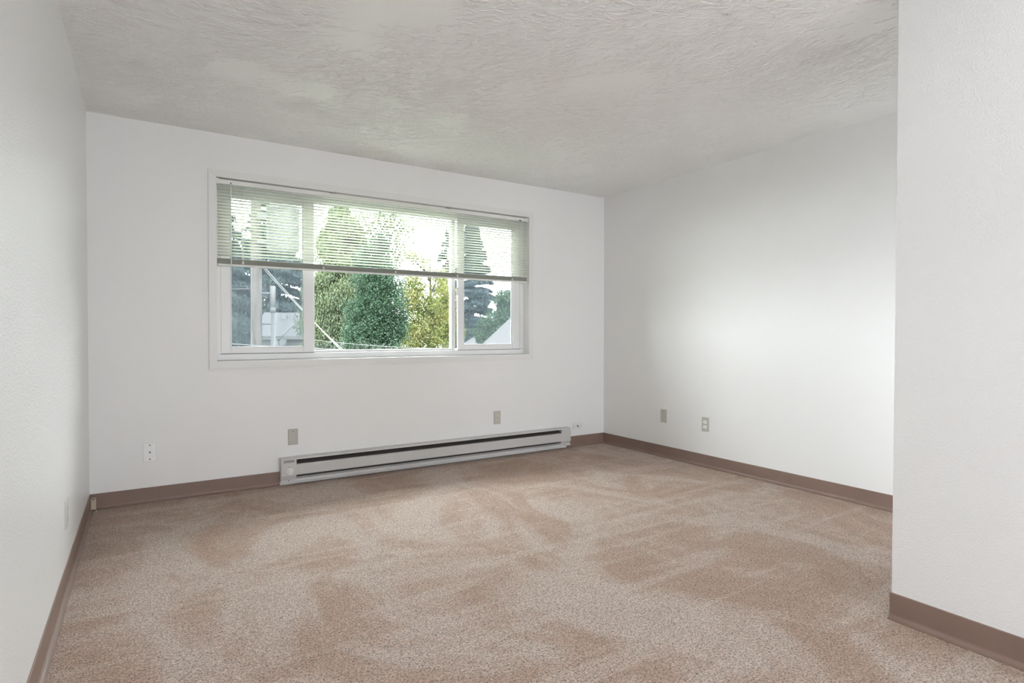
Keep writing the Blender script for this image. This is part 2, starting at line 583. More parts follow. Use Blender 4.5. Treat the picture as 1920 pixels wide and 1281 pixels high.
# trowel ridges: thin wavy wrinkles of plaster standing out of the ceiling, too many to count
def trowel_ridges():
    rg = np.random.default_rng(21)
    ph = rg.random((8, 2)) * 6.28
    fr = rg.normal(size=(8, 2)) * 7.0
    N, S = 44000, 6
    x = rg.uniform(XL + 0.02, XR - 0.02, N)
    y = rg.uniform(0.75, YB - 0.02, N)
    # smooth patches without ridges
    patch = sum(np.sin(x * fr[k, 0] + ph[k, 0]) * np.cos(y * fr[k, 1] + ph[k, 1]) for k in range(8)) / 2.0
    keep = patch > rg.normal(-0.7, 0.4, N)
    x, y, patch = x[keep], y[keep], patch[keep]
    n = len(x)
    # sweep of the trowel turns through the room
    ang = -math.radians(95) * np.clip(x / 3.9, 0, 1) + rg.normal(0, 0.30, n) + 0.35 * np.sin(x * 2.3 + y * 3.1)
    L = rg.uniform(0.012, 0.05, n) + 0.09 * rg.random(n) ** 3
    wd = rg.uniform(0.0014, 0.0028, n)
    ht = rg.uniform(0.0014, 0.0036, n)
    ca, sa = np.cos(ang), np.sin(ang)
    amp, f1, p1 = rg.uniform(0.001, 0.006, n), rg.uniform(1.0, 2.6, n), rg.random(n) * 6.28
    V = np.zeros((n, S + 1, 3, 3))
    for i in range(S + 1):
        t = i / S - 0.5
        off = amp * np.sin(f1 * t * 6.28 + p1)
        tp = math.sqrt(max(0.0, 1 - (2 * t) ** 2)) + 0.06
        cx = x + ca * L * t * 1.0 - sa * off
        cy = y + sa * L * t + ca * off
        for k, (o, h) in enumerate(((-1, 0), (0.15, 1), (1, 0))):
            V[:, i, k, 0] = np.clip(cx - sa * wd * o * tp, XL, XR)
            V[:, i, k, 1] = np.minimum(cy + ca * wd * o * tp, YB)
            V[:, i, k, 2] = CH + 0.0002 - (ht * tp if h else 0)
    base = (np.arange(n) * (S + 1) * 3)[:, None]
    loc = []
    for i in range(S):
        for k in range(2):
            a = i * 3 + k
            loc += [a, a + 1, a + 4, a + 3]
    idx = (base + np.array(loc)[None]).reshape(-1)
    me = bpy.data.meshes.new('trowel_ridges')
    me.vertices.add(n * (S + 1) * 3)
    me.vertices.foreach_set('co', V.reshape(-1).astype(np.float32))
    me.loops.add(len(idx))
    me.loops.foreach_set('vertex_index', idx.astype(np.int32))
    me.polygons.add(len(idx) // 4)
    me.polygons.foreach_set('loop_start', (np.arange(len(idx) // 4) * 4).astype(np.int32))
    me.polygons.foreach_set('use_smooth', np.ones(len(idx) // 4, dtype=bool))
    me.update(calc_edges=True)
    me.materials.append(M['ceiling'])
    o = bpy.data.objects.new('trowel_ridges', me)
    COL.objects.link(o)
    o.parent = ceil
    o['kind'] = 'stuff'
    return o


trowel_ridges()


# brown vinyl cove base: flat face, thin top edge, toe that curves out over the carpet
def cove_profile():
    p = [(0, 0), (0, BB), (0.002, BB), (0.004, BB - 0.003), (0.004, 0.022)]
    for a in (15, 35, 55, 75):
        t = math.radians(a)
        p.append((0.004 + 0.014 * (1 - math.cos(t)), 0.022 - 0.016 * math.sin(t)))
    p += [(0.022, 0.004), (0.022, 0.0)]
    return p


def cove(name, wall, at, a, b, side, label):
    """wall 'x': runs along x on plane y=at; 'y': runs along y on plane x=at; side = sign of the room"""
    poly = [(at + side * d, z) for d, z in cove_profile()]
    o = prism(name, poly, wall, a, b, 'cove')
    struct(o, label, 'baseboard')
    return o


HX0, HX1 = 0.812, 3.406                     # heater ends
cove('baseboard_left', 'y', XL, YF, YB, 1, 'brown vinyl baseboard along the glossy wall beside the phone jack')
cove('baseboard_back_left', 'x', YB, XL, HX0, -1, 'brown vinyl baseboard between the phone jack corner and the heater thermostat')
cove('baseboard_back_right', 'x', YB, HX1, XR, -1, 'short brown vinyl baseboard between the heater end and the room corner')
cove('baseboard_right', 'y', XR, -1.0, YB, -1, 'brown vinyl baseboard under the blank plate and outlet wall')
cove('baseboard_right_near', 'y', XP, YF, YP + 0.004, -1, 'brown vinyl baseboard on the bumpy partition wall with outside corner')

# ================================================================== the window
FY = YB + 0.080          # room face of the vinyl frame
win = empty('window_1', ((OX0 + OX1) / 2, YB, OZ0))
struct(win, 'wide white three part sliding window with painted flat casing', 'window')
CW, CT = 0.047, 0.015


def casing(poly):
    bm = bmesh.new()
    A = [bm.verts.new((p[0], YB, p[1])) for p in poly]
    B = [bm.verts.new((p[0], YB - CT, p[1])) for p in poly]
    n = len(poly)
    for i in range(n):
        bm.faces.new([A[i], A[(i + 1) % n], B[(i + 1) % n], B[i]])
    bm.faces.new(A)
    bm.faces.new(B[::-1])
    bmesh.ops.bevel(bm, geom=[e for e in bm.edges if all(abs(v.co.y - (YB - CT)) < 1e-5 for v in e.verts)], offset=0.0025, segments=2, affect='EDGES')
    return bm_obj('casing_board', bm, 'trim', win)


a0, a1, c0, c1 = OX0 - CW, OX1 + CW, OZ0 - CW, OZ1 + CW
casing([(a0, c0), (OX0, OZ0), (OX0, OZ1), (a0, c1)])
casing([(a1, c0), (a1, c1), (OX1, OZ1), (OX1, OZ0)])
casing([(a0, c1), (OX0, OZ1), (OX1, OZ1), (a1, c1)])
casing([(a0, c0), (a1, c0), (OX1, OZ0), (OX0, OZ0)])
JT = 0.006
box('sill_board', (OX0, YB - CT + 0.002, OZ0 - 0.004), (OX1, FY + 0.03, OZ0 + 0.004), 'trim', win, 0.0015)
box('jamb_board', (OX0 - 0.004, YB - CT + 0.002, OZ0), (OX0 + 0.002, FY + 0.03, OZ1), 'trim', win, 0.001)
box('jamb_board', (OX1 - 0.002, YB - CT + 0.002, OZ0), (OX1 + 0.004, FY + 0.03, OZ1), 'trim', win, 0.001)
box('jamb_board', (OX0, YB - CT + 0.002, OZ1 - 0.002), (OX1, FY + 0.03, OZ1 + 0.004), 'trim', win, 0.001)
# fixed vinyl frame
FB = 0.945
box('frame_rail', (OX0 + 0.002, FY, OZ0 + 0.004), (OX1 - 0.002, FY + 0.072, FB), 'vinyl', win, 0.003, 2)
box('frame_rail', (OX0 + 0.002, FY, 2.085), (OX1 - 0.002, FY + 0.072, OZ1 - 0.002), 'vinyl', win, 0.003, 2)
box('frame_stile', (OX0 + 0.002, FY, FB), (0.450, FY + 0.072, 2.085), 'vinyl', win, 0.003, 2)
box('frame_stile', (2.925, FY, FB), (OX1 - 0.002, FY + 0.072, 2.085), 'vinyl', win, 0.003, 2)
for xa, xb in ((0.452, 1.076), (2.292, 2.923)):
    box('track_gap', (xa, FY + 0.0045, FB - 0.0005), (xb, FY + 0.030, FB + 0.0022), 'gasket', win)
box('track_gap', (OX0 + 0.003, FY - 0.0012, OZ0 + 0.0035), (OX1 - 0.003, FY + 0.01, OZ0 + 0.0056), 'gasket', win)
# middle fixed light: stiles, thin rails, glass
sash = empty('fixed_light', (1.65, FY + 0.03, FB), win)
box('stile', (1.060, FY + 0.020, FB), (1.085, FY + 0.066, 2.085), 'vinyl', sash, 0.002, 2)
box('stile', (2.232, FY + 0.020, FB), (2.268, FY + 0.066, 2.085), 'vinyl', sash, 0.002, 2)
box('rail', (1.085, FY + 0.030, FB), (2.232, FY + 0.066, 0.962), 'vinyl', sash, 0.002, 2)
box('rail', (1.085, FY + 0.030, 2.070), (2.232, FY + 0.066, 2.085), 'vinyl', sash, 0.002, 2)
box('glass_pane', (1.080, FY + 0.046, 0.958), (2.236, FY + 0.050, 2.075), 'glass', sash)


def slider(x0, x1, sl, sr, nm):
    """sliding sash in the room-side track; sl, sr: widths of its stiles"""
    z0, z1, r = FB + 0.0025, 2.084, 0.049
    s = empty('sliding_sash', ((x0 + x1) / 2, FY + 0.02, z0), win)
    ya, yb = FY + 0.006, FY + 0.036
    gx0, gx1, gz0, gz1 = x0 + sl, x1 - sr, z0 + r, z1 - r
    box('stile', (x0, ya, z0), (gx0, yb, z1), 'vinyl', s, 0.003, 2)
    box('stile', (gx1, ya, z0), (x1, yb, z1), 'vinyl', s, 0.003, 2)
    box('rail', (gx0, ya, z0), (gx1, yb, gz0), 'vinyl', s, 0.003, 2)
    box('rail', (gx0, ya, gz1), (gx1, yb, z1), 'vinyl', s, 0.003, 2)
    b = 0.008
    box('glazing_bead', (gx0 - b, ya - 0.004, gz0 - b), (gx0, ya + 0.008, gz1 + b), 'vinyl', s, 0.002)
    box('glazing_bead', (gx1, ya - 0.004, gz0 - b), (gx1 + b, ya + 0.008, gz1 + b), 'vinyl', s, 0.002)
    box('glazing_bead', (gx0, ya - 0.004, gz0 - b), (gx1, ya + 0.008, gz0), 'vinyl', s, 0.002)
    box('glazing_bead', (gx0, ya - 0.004, gz1), (gx1, ya + 0.008, gz1 + b), 'vinyl', s, 0.002)
    box('gasket', (gx1 - 0.003, ya + 0.006, gz0), (gx1 + 0.001, ya + 0.012, gz1), 'gasket', s)
    box('glass_pane', (gx0 - 0.004, ya + 0.014, gz0 - 0.004), (gx1 + 0.004, ya + 0.018, gz1 + 0.004), 'glass', s)
    return s


slider(0.450, 1.078, 0.068, 0.078, 'left')
slider(2.290, 2.925, 0.056, 0.080, 'right')
for x0, x1 in ((0.452, 1.06), (2.268, 2.923)):
    s = empty('insect_screen', ((x0 + x1) / 2, FY + 0.06, FB), win)
    box('mesh', (x0 + 0.012, FY + 0.0598, FB + 0.012), (x1 - 0.012, FY + 0.0602, 2.073), 'screen', s)
    box('screen_bar', (x0, FY + 0.055, FB), (x0 + 0.016, FY + 0.066, 2.085), 'vinyl', s, 0.001)
    box('screen_bar', (x1 - 0.016, FY + 0.055, FB), (x1, FY + 0.066, 2.085), 'vinyl', s, 0.001)
    box('screen_bar', (x0 + 0.016, FY + 0.055, FB), (x1 - 0.016, FY + 0.066, FB + 0.016), 'vinyl', s, 0.001)
    box('screen_bar', (x0 + 0.016, FY + 0.055, 2.069), (x1 - 0.016, FY + 0.066, 2.085), 'vinyl', s, 0.001)
# sash latch on the right meeting stile
box('latch', (2.276, FY + 0.002, 1.42), (2.288, FY + 0.016, 1.49), 'vinyl', win, 0.003, 2)
lathe('latch_screw', (2.282, FY + 0.002, 1.478), (0, -1, 0), [(0, 0.003), (0.001, 0.003)], 'gasket', win, 8)

# ================================================================== the mini blind
BX0, BX1, BYC = 0.424, 2.953, YB + 0.020
HRZ0, HRZ1 = 2.108, 2.138
blind = empty('window_blind', ((BX0 + BX1) / 2, BYC, 1.553))
tag(blind, 'cream mini blind drawn halfway up the wide window', 'blind')
# U shaped head rail, open on top
bm = bmesh.new()
add_box(bm, (BX0, BYC - 0.0130, HRZ0), (BX1, BYC - 0.0118, HRZ1), 0.0004)
add_box(bm, (BX0, BYC + 0.0118, HRZ0), (BX1, BYC + 0.0130, HRZ1), 0.0004)
add_box(bm, (BX0, BYC - 0.0118, HRZ0), (BX1, BYC + 0.0118, HRZ0 + 0.0012))
bm_obj('head_rail', bm, 'rail', blind)
for xa, xb in ((OX0 + 0.003, BX0 + 0.012), (BX1 - 0.012, OX1 - 0.003)):
    box('end_bracket', (xa, BYC - 0.0155, HRZ0 - 0.004), (xb, BYC + 0.014, HRZ1 + 0.004), 'rail', blind, 0.001)
for xc in (1.20, 2.16):
    box('support_clip', (xc - 0.02, BYC - 0.0145, HRZ1 - 0.003), (xc + 0.02, BYC + 0.0145, HRZ1 + 0.008), 'metal', blind, 0.001)
# slats: room edge up, crown upward
PITCHZ, TILT, SW = 0.02125, math.radians(17), 0.0125


def slat_mesh(tilt):
    vs, fs = [], []
    n = 6
    for side in (0, 1):
        for k in range(n + 1):
            u = -1 + 2 * k / n
            y = u * SW
            z = 0.0022 * (1 - u * u) - 0.0011 - side * 0.0004
            yy = y * math.cos(tilt) + z * math.sin(tilt)
            zz = -y * math.sin(tilt) + z * math.cos(tilt)
            for x in (BX0 + 0.002, BX1 - 0.002):
                vs.append((x - (BX0 + BX1) / 2, yy, zz))
    def idx(side, k, e):
        return (side * (n + 1) + k) * 2 + e
    for k in range(n):
        fs.append([idx(0, k, 0), idx(0, k, 1), idx(0, k + 1, 1), idx(0, k + 1, 0)])
        fs.append([idx(1, k, 0), idx(1, k + 1, 0), idx(1, k + 1, 1), idx(1, k, 1)])
    for e in (0, 1):
        fs.append([idx(0, k, e) for k in range(n + 1)] + [idx(1, k, e) for k in range(n, -1, -1)])
    for k in (0, n):
        fs.append([idx(0, k, 0), idx(1, k, 0), idx(1, k, 1), idx(0, k, 1)])
    return vs, fs


sv, sf = slat_mesh(TILT)
sme = bpy.data.meshes.new('slat')
sme.from_pydata(sv, [], sf)
sme.materials.append(M['slat'])
bo = parent_origin(blind)
STK0, STK1 = 1.566, 1.602
z = HRZ0 - 0.016
k = 0
while z > STK1 + 0.006:
    o = bpy.data.objects.new('slat', sme)
    COL.objects.link(o)
    o.parent = blind
    o.location = (0, 0, z - bo[2])
    o.rotation_euler = (0, random.uniform(-0.0006, 0.0006), 0)
    z -= PITCHZ
    k += 1
bm = bmesh.new()
zz = STK0 + 0.001
fv, ff = slat_mesh(0.0)
while zz < STK1:
    dx, dy = random.uniform(-0.001, 0.001), random.uniform(-0.0006, 0.0006)
    b2 = [bm.verts.new((v[0] + (BX0 + BX1) / 2 + dx, v[1] + BYC + dy, v[2] + zz)) for v in fv]
    for f in ff:
        bm.faces.new([b2[i] for i in f])
    zz += 0.00125
st = bm_obj('stacked_slats', bm, 'slat', blind)
st['kind'] = 'stuff'
box('bottom_rail', (BX0 + 0.001, BYC - 0.0125, 1.552), (BX1 - 0.001, BYC + 0.0125, STK0 - 0.0005), 'rail', blind, 0.0025, 2)
for xc in (0.582, 1.128, 1.690, 2.2405, 2.792):
    bm = bmesh.new()
    for yy in (BYC - 0.0136, BYC + 0.0136):
        for dx in (-0.004, 0.004):
            add_tube(bm, [(xc + dx, yy, HRZ0 + 0.002), (xc + dx, yy, STK1), (xc + dx, yy, 1.560)], 0.0009, 5)
    bm_obj('ladder_cord', bm, 'cord', blind, smooth=True)
    lathe('cord_button', (xc, BYC - 0.0125, 1.578), (0, -1, 0), [(0, 0.0075), (0.003, 0.0075), (0.004, 0.006)], 'rail', blind, 14)
# tilt wand
lathe('wand_hook', (0.508, BYC - 0.0135, HRZ0 + 0.004), (0, 0, 1), [(0, 0.004), (0.008, 0.004)], 'gasket', blind, 10)
tube('tilt_wand', [(0.508, BYC - 0.019, HRZ0 + 0.006), (0.507, BYC - 0.021, 2.05), (0.506, BYC - 0.022, 1.443)], [0.002, 0.0036, 0.004], 'wand', blind, 6)
box('cord_lock', (2.866, BYC - 0.0155, HRZ0 - 0.001), (2.886, BYC - 0.012, HRZ0 + 0.008), 'gasket', blind, 0.001)
for dx in (-0.003, 0.004):
    tube('lift_cord', [(2.877 + dx, BYC - 0.0165, HRZ0), (2.879 + dx, BYC - 0.018, 1.6), (2.881 + dx, BYC - 0.018, 0.985)], 0.0009, 'cord', blind, 5)
lathe('cord_tassel', (2.882, BYC - 0.018, 0.955), (0, 0, 1), [(0, 0.006), (0.005, 0.0065), (0.03, 0.0025)], 'rail', blind, 10)

# ================================================================== baseboard heater
HD, HZ0, HZ1 = 0.066, 0.022, 0.200
heater = empty('baseboard_heater', ((HX0 + HX1) / 2, YB, 0))
tag(heater, 'long off white electric baseboard heater with thermostat knob under the window', 'heater')
HF = YB - HD
CL, CR = 0.103, 0.108          # control box widths at the two ends
hx0, hx1 = HX0 + CL, HX1 - CR


def strip(name, pts, x0, x1, mat, th=0.0016):
    """bent sheet metal running along x; pts = (distance from wall, z)"""
    n = len(pts)
    out = []
    for i in range(n):
        a = Vector(pts[max(0, i - 1)])
        b = Vector(pts[min(n - 1, i + 1)])
        t = (b - a).normalized()
        nn = Vector((-t.y, t.x)) * th
        out.append((pts[i][0] + nn.x, pts[i][1] + nn.y))
    poly = [(YB - d, z) for d, z in pts] + [(YB - d, z) for d, z in out[::-1]]
    return prism(name, poly, 'x', x0, x1, mat, heater)


box('back_plate', (hx0, YB - 0.003, HZ0 + 0.004), (hx1, YB, HZ1), 'fin', heater)
strip('top_cover', [(0.0, HZ1), (0.050, HZ1 - 0.002), (0.060, HZ1 - 0.006), (0.062, HZ1 - 0.014)], hx0, hx1, 'heater')
strip('deflector', [(0.010, HZ1 - 0.020), (0.030, HZ1 - 0.034), (0.052, HZ1 - 0.045)], hx0, hx1, 'fin', 0.001)
strip('front_panel', [(0.052, 0.152), (HD - 0.003, 0.149), (HD, 0.145), (HD, 0.080), (HD - 0.003, 0.077), (0.050, 0.078)], hx0, hx1, 'heater')
strip('lower_lip', [(0.036, 0.056), (0.050, 0.050), (0.0605, 0.046), (0.0615, 0.032), (0.050, 0.0305)], hx0, hx1, 'heater')
box('heating_element', (hx0 + 0.03, YB - 0.046, 0.082), (hx1 - 0.03, YB - 0.010, 0.146), 'fin', heater)
for (xa, xb) in ((HX0, hx0), (hx1, HX1)):
    e = prism('end_box', [(YB, 0.032), (YB, HZ1), (YB - 0.050, HZ1), (YB - 0.062, HZ1 - 0.004), (YB - 0.0665, HZ1 - 0.014), (YB - 0.0665, 0.074), (YB - 0.058, 0.070), (YB - 0.048, 0.052), (YB - 0.062, 0.046), (YB - 0.062, 0.032)], 'x', xa, xb, 'heater', heater)
    xs = (xa + xb) / 2 - (0.002 if xa == HX0 else 0.01)
    lathe('screw', (xs, YB - 0.0615, 0.041), (0, -1, 0), [(0, 0.0035), (0.0012, 0.0035)], 'dark', e, 10)
    if xa == HX0:
        n = 0
        for r in range(3):
            for c in range(11):
                if (r + c) % 2 == 0:
                    x, zc = xa + 0.020 + c * 0.0066, 0.1835 - r * 0.0062
                    box('vent_hole', (x - 0.0031, YB - 0.0670, zc - 0.0029), (x + 0.0031, YB - 0.0655, zc + 0.0029), 'dark', e)
        kx, kz = 0.8705, 0.107
        kn = lathe('thermostat_knob', (kx, YB - 0.0665, kz), (0, -1, 0), [(0, 0.0245), (0.003, 0.0245), (0.0045, 0.0225), (0.0045, 0.0165), (0.003, 0.0155), (0.003, 0.0145), (0.012, 0.0130), (0.0135, 0.0115)], 'rail', e, 28, smooth=False)
        box('knob_mark', (kx - 0.008, YB - 0.0668, kz + 0.0275), (kx + 0.002, YB - 0.0662, kz + 0.0295), 'dark', e)
# paint stub where caulk broke along the top
tube('element_rod', [(hx0 + 0.01, YB - 0.028, 0.112), (hx1 - 0.01, YB - 0.028, 0.112)], 0.006, 'metal', heater, 8)


# ================================================================== outlets and cover plates
def plate_frame(wall, u, z):
    """returns fn mapping (u, depth from wall, z) to world"""
    if wall == 'back':
        return lambda a, d, h: (a, YB - d, h)
    if wall == 'right':
        return lambda a, d, h: (XR - d, a, h)
    return lambda a, d, h: (XL + d, a, h)


def fbox(name, f, u0, u1, d0, d1, z0, z1, mat, parent, bev=0.0, seg=1, taper=0.0):
    bm = bmesh.new()
    bmesh.ops.create_cube(bm, size=1.0)
    for v in bm.verts:
        u = u0 if v.co.x < 0 else u1
        d = d0 if v.co.y < 0 else d1
        z = z0 if v.co.z < 0 else z1
        if taper and v.co.y > 0:
            u += taper if v.co.x < 0 else -taper
            z += taper if v.co.z < 0 else -taper
        v.co = Vector(f(u, d, z))
    if bev:
        bmesh.ops.bevel(bm, geom=list(bm.edges), offset=bev, segments=seg, affect='EDGES')
    return bm_obj(name, bm, mat, parent)


def fdisc(name, f, u, d, z, r, h, mat, parent, n=14):
    a = Vector(f(u, d, z))
    b = Vector(f(u, d + 1, z))
    return lathe(name, a, b - a, [(0, r), (h * 0.7, r), (h, r * 0.85)], mat, parent, n, smooth=False)


def cover(name, wall, u, z, w, h, mat, label, cat, group=None):
    f = plate_frame(wall, u, z)
    e = empty(name, f(u, 0, z - h / 2))
    tag(e, label, cat, group)
    fbox('plate', f, u - w / 2, u + w / 2, 0, 0.006, z - h / 2, z + h / 2, mat, e, 0.0008, 2, taper=0.0025)
    return e, f


def duplex(wall, u, z, mat, rmat, label):
    e, f = cover('duplex_outlet', wall, u, z, 0.070, 0.116, mat, label, 'outlet')
    for s in (1, -1):
        zc = z + s * 0.0195
        # rounded receptacle face with flat top and bottom
        bm = bmesh.new()
        pts = []
        for k in range(24):
            t = 2 * math.pi * k / 24
            pts.append((0.0172 * math.cos(t), max(-0.0135, min(0.0135, 0.0172 * math.sin(t)))))
        A = [bm.verts.new(f(u + p[0], 0.0055, zc + p[1])) for p in pts]
        B = [bm.verts.new(f(u + p[0], 0.0078, zc + p[1])) for p in pts]
        for k in range(24):
            bm.faces.new([A[k], A[(k + 1) % 24], B[(k + 1) % 24], B[k]])
        bm.faces.new(A)
        bm.faces.new(B)
        r = bm_obj('receptacle', bm, rmat, e)
        for du in (-0.0065, 0.0065):
            fbox('slot', f, u + du - 0.0012, u + du + 0.0012, 0.0076, 0.0080, zc + 0.0005, zc + 0.0085, 'dark', r)
        fdisc('ground_hole', f, u, 0.0076, zc - 0.0065, 0.0026, 0.0004, 'dark', r, 10)
    fdisc('screw', f, u, 0.006, z, 0.0032, 0.0012, 'metal', e, 10)
    return e


def blank(wall, u, z, label):
    e, f = cover('blank_cover_plate', wall, u, z, 0.070, 0.116, 'beige', label, 'cover plate')
    fdisc('screw', f, u, 0.006, z + 0.042, 0.0036, 0.0012, 'screw', e, 10)
    fdisc('screw', f, u, 0.006, z - 0.042, 0.0034, 0.0012, 'beige2', e, 10)


blank('back', 0.905, 0.340, 'blank beige cover plate above the heater thermostat')
blank('right', 3.578, 0.363, 'blank beige cover plate beside an outlet on the bright wall')
duplex('back', 2.630, 0.346, 'beige', 'beige2', 'beige duplex outlet on the window wall above the heater')
duplex('right', 3.129, 0.348, 'beige', 'white', 'pale duplex outlet on the bright wall beside a blank plate')
duplex('left', 3.105, 0.318, 'greyplate', 'greyplate', 'pale grey duplex outlet on the glossy side wall')
e, f = cover('cable_outlet', 'back', 0.0262, 0.326, 0.073, 0.122, 'white', 'white coaxial cable plate near the corner of the window wall', 'cable outlet')
fdisc('screw', f, 0.0262, 0.0055, 0.326 + 0.045, 0.0042, 0.0015, 'screw', e, 10)
fdisc('screw', f, 0.0262, 0.0055, 0.326 - 0.045, 0.0042, 0.0015, 'screw', e, 10)
c = fdisc('cable_connector', f, 0.0262, 0.0055, 0.326, 0.0065, 0.004, 'metal', e, 6)
fdisc('connector_barrel', f, 0.0262, 0.0095, 0.326, 0.0045, 0.008, 'metal', c, 14)
fdisc('connector_hole', f, 0.0262, 0.0175, 0.326, 0.0028, 0.0004, 'dark', c, 10)
e, f = cover('phone_outlet', 'back', 3.536, 0.192, 0.114, 0.068, 'white2', 'white sideways phone plate beside the end of the heater', 'phone outlet')
fdisc('screw', f, 3.493, 0.0055, 0.192, 0.0036, 0.0012, 'screw', e, 10)
fdisc('screw', f, 3.580, 0.0055, 0.192, 0.0036, 0.0012, 'screw', e, 10)
fbox('jack_opening', f, 3.529, 3.541, 0.0055, 0.0064, 0.192, 0.204, 'dark', e)
fbox('jack_opening', f, 3.540, 3.551, 0.0055, 0.0064, 0.180, 0.193, 'dark', e)

# little surface phone jack standing in the corner, with its wire looping along the baseboard
jk = empty('phone_jack', (-0.262, YB - 0.02, 0.0))
tag(jk, 'small aged beige phone jack box in the corner on the brown baseboard', 'phone jack')
box('body', (-0.2835, YB - 0.034, 0.010), (-0.2560, YB - 0.004, 0.080), 'jackbox', jk, 0.003, 2)
box('socket', (-0.2745, YB - 0.0346, 0.071), (-0.2610, YB - 0.0335, 0.0755), 'dark', jk)
box('cover_seam', (-0.2800, YB - 0.0352, 0.016), (-0.2600, YB - 0.0340, 0.066), 'jackbox', jk, 0.0004)
tube('clip', [(-0.262, YB - 0.036, 0.012), (-0.254, YB - 0.042, 0.010), (-0.253, YB - 0.046, 0.002), (-0.257, YB - 0.052, 0.001)], 0.0016, 'white', jk, 6)
pts = []
for t in np.linspace(0, 1, 22):
    if t < 0.5:
        u = t / 0.5
        pts.append((-0.252 + 0.072 * u, YB - 0.022 - 0.006 * math.sin(u * math.pi), 0.014 + 0.030 * math.sin(u * math.pi * 0.62)))
    else:
        u = (t - 0.5) / 0.5
        pts.append((-0.180 + 0.014 * math.sin(u * math.pi) - 0.070 * u, YB - 0.026 - 0.012 * u, 0.0145 + 0.0135 * math.cos(u * math.pi * 0.9)))
tag(tube('phone_wire', pts, 0.0010, 'wire', None, 6), 'thin brownish wire looping from the corner phone jack along the baseboard', 'wire')

# ================================================================== outside
struct(box('ground', (-60, YB + 1.0, GROUND - 0.3), (90, 110, GROUND), 'lawn'), 'lawn outside below the window', 'lawn')


def tree_mesh(name, centers, normals, sizes, mat, parent, aspect=1.6):
    """one leaf per centre: a folded two-quad blade; centres world coords"""
    n = len(centers)
    c = np.asarray(centers, dtype=np.float64) - np.array(parent_origin(parent))
    d = np.asarray(normals, dtype=np.float64)            # long axis of each leaf
    d /= np.linalg.norm(d, axis=1, keepdims=True) + 1e-9
    r = RNG.normal(size=(n, 3))
    w = np.cross(d, r)
    w /= np.linalg.norm(w, axis=1, keepdims=True) + 1e-9
    s = np.asarray(sizes)[:, None]
    L, Wd = d * s * 0.5 * aspect, w * s * 0.5
    fold = np.cross(d, w) * s * 0.15
    v = np.empty((n, 4, 3))
    v[:, 0] = c - L
    v[:, 1] = c + Wd + fold
    v[:, 2] = c + L
    v[:, 3] = c - Wd + fold
    me = bpy.data.meshes.new(name)
    me.vertices.add(n * 4)
    me.vertices.foreach_set('co', v.reshape(-1).astype(np.float32))
    idx = np.arange(n)[:, None] * 4
    tri = np.concatenate([idx + np.array([[0, 1, 2]]), idx + np.array([[0, 2, 3]])], axis=1).reshape(-1)
    me.loops.add(n * 6)
    me.loops.foreach_set('vertex_index', tri.astype(np.int32))
    me.polygons.add(n * 2)
    me.polygons.foreach_set('loop_start', (np.arange(n * 2) * 3).astype(np.int32))
    me.update(calc_edges=True)
    me.validate()
    me.materials.append(M[mat])
    o = bpy.data.objects.new(name, me)
    COL.objects.link(o)
    o.parent = parent
    o['wo'] = parent_origin(parent)
    return o


M['leaf_cedar'] = mat_leaf('cedar_foliage', (0.022, 0.036, 0.013), (0.064, 0.080, 0.030), 0.3)
M['leaf_ivy'] = mat_leaf('ivy_leaves', (0.005, 0.016, 0.008), (0.024, 0.050, 0.024), 0.2)
M['leaf_maple'] = mat_leaf('yellowing_maple_leaves', (0.050, 0.088, 0.018), (0.165, 0.148, 0.045), 0.45, 0.5)
M['leaf_fir'] = mat_leaf('dark_fir_needles', (0.009, 0.016, 0.016), (0.022, 0.033, 0.031), 0.2)
M['leaf_spruce'] = mat_leaf('bluegrey_spruce_needles', (0.011, 0.018, 0.021), (0.027, 0.038, 0.041), 0.2)
M['leaf_green'] = mat_leaf('fresh_green_leaves', (0.024, 0.048, 0.022), (0.064, 0.098, 0.052), 0.35)
M['leaf_shrub'] = mat_leaf('dark_hedge_leaves', (0.0075, 0.014, 0.0075), (0.0225, 0.030, 0.0175), 0.25)


def tree_root(name, base, label, group):
    e = empty(name, base)
    return tag(e, label, 'tree', group)


def leafy(name, px, Y, blobs, n, size, mat, label, group='trees outside the window', trunk=0.16, top=None):
    """blobs: (px, py, radius_m, weight, depth offset)"""
    c = P(px, 620, Y)
    root = tree_root(name, (c.x, c.y, GROUND), label, group)
    tw = sum(b[3] for b in blobs)
    C, D = [], []
    for bx, by, r, w, dy in blobs:
        k = int(n * w / tw)
        cc = np.array(P(bx, by, Y + dy))
        u = RNG.normal(size=(k, 3))
        u /= np.linalg.norm(u, axis=1, keepdims=True)
        rr = RNG.random(k) ** 0.42
        # lumpy outline
        lump = 1 + 0.18 * np.sin(u[:, 0] * 7 + bx) * np.cos(u[:, 2] * 6 + by) + 0.12 * np.sin(u[:, 1] * 11 + u[:, 2] * 9)
        C.append(cc + u * (rr * lump)[:, None] * np.array([r, r, r]))
        D.append(u + RNG.normal(size=(k, 3)) * 0.7 + np.array([0, 0, -0.4]))
    C, D = np.concatenate(C), np.concatenate(D)
    tree_mesh('foliage', C, D, size * (0.6 + 0.8 * RNG.random(len(C))), mat, root)['kind'] = 'stuff'
    tz = max(P(b[0], b[1], Y + b[4]).z for b in blobs)
    tube('trunk', [(c.x, c.y, GROUND), (c.x + 0.1, c.y, (GROUND + tz) / 2), (c.x, c.y, tz)], [trunk, trunk * 0.8, trunk * 0.25], 'bark', root, 8)
    for b in blobs:
        q = P(b[0], b[1], Y + b[4])
        tube('branch', [(c.x, c.y, max(GROUND + 1.2, q.z - 1.2)), ((c.x + q.x) / 2, (c.y + q.y) / 2, q.z - 0.6), (q.x, q.y, q.z)], [trunk * 0.45, trunk * 0.3, trunk * 0.1], 'bark', root, 6)
    return root


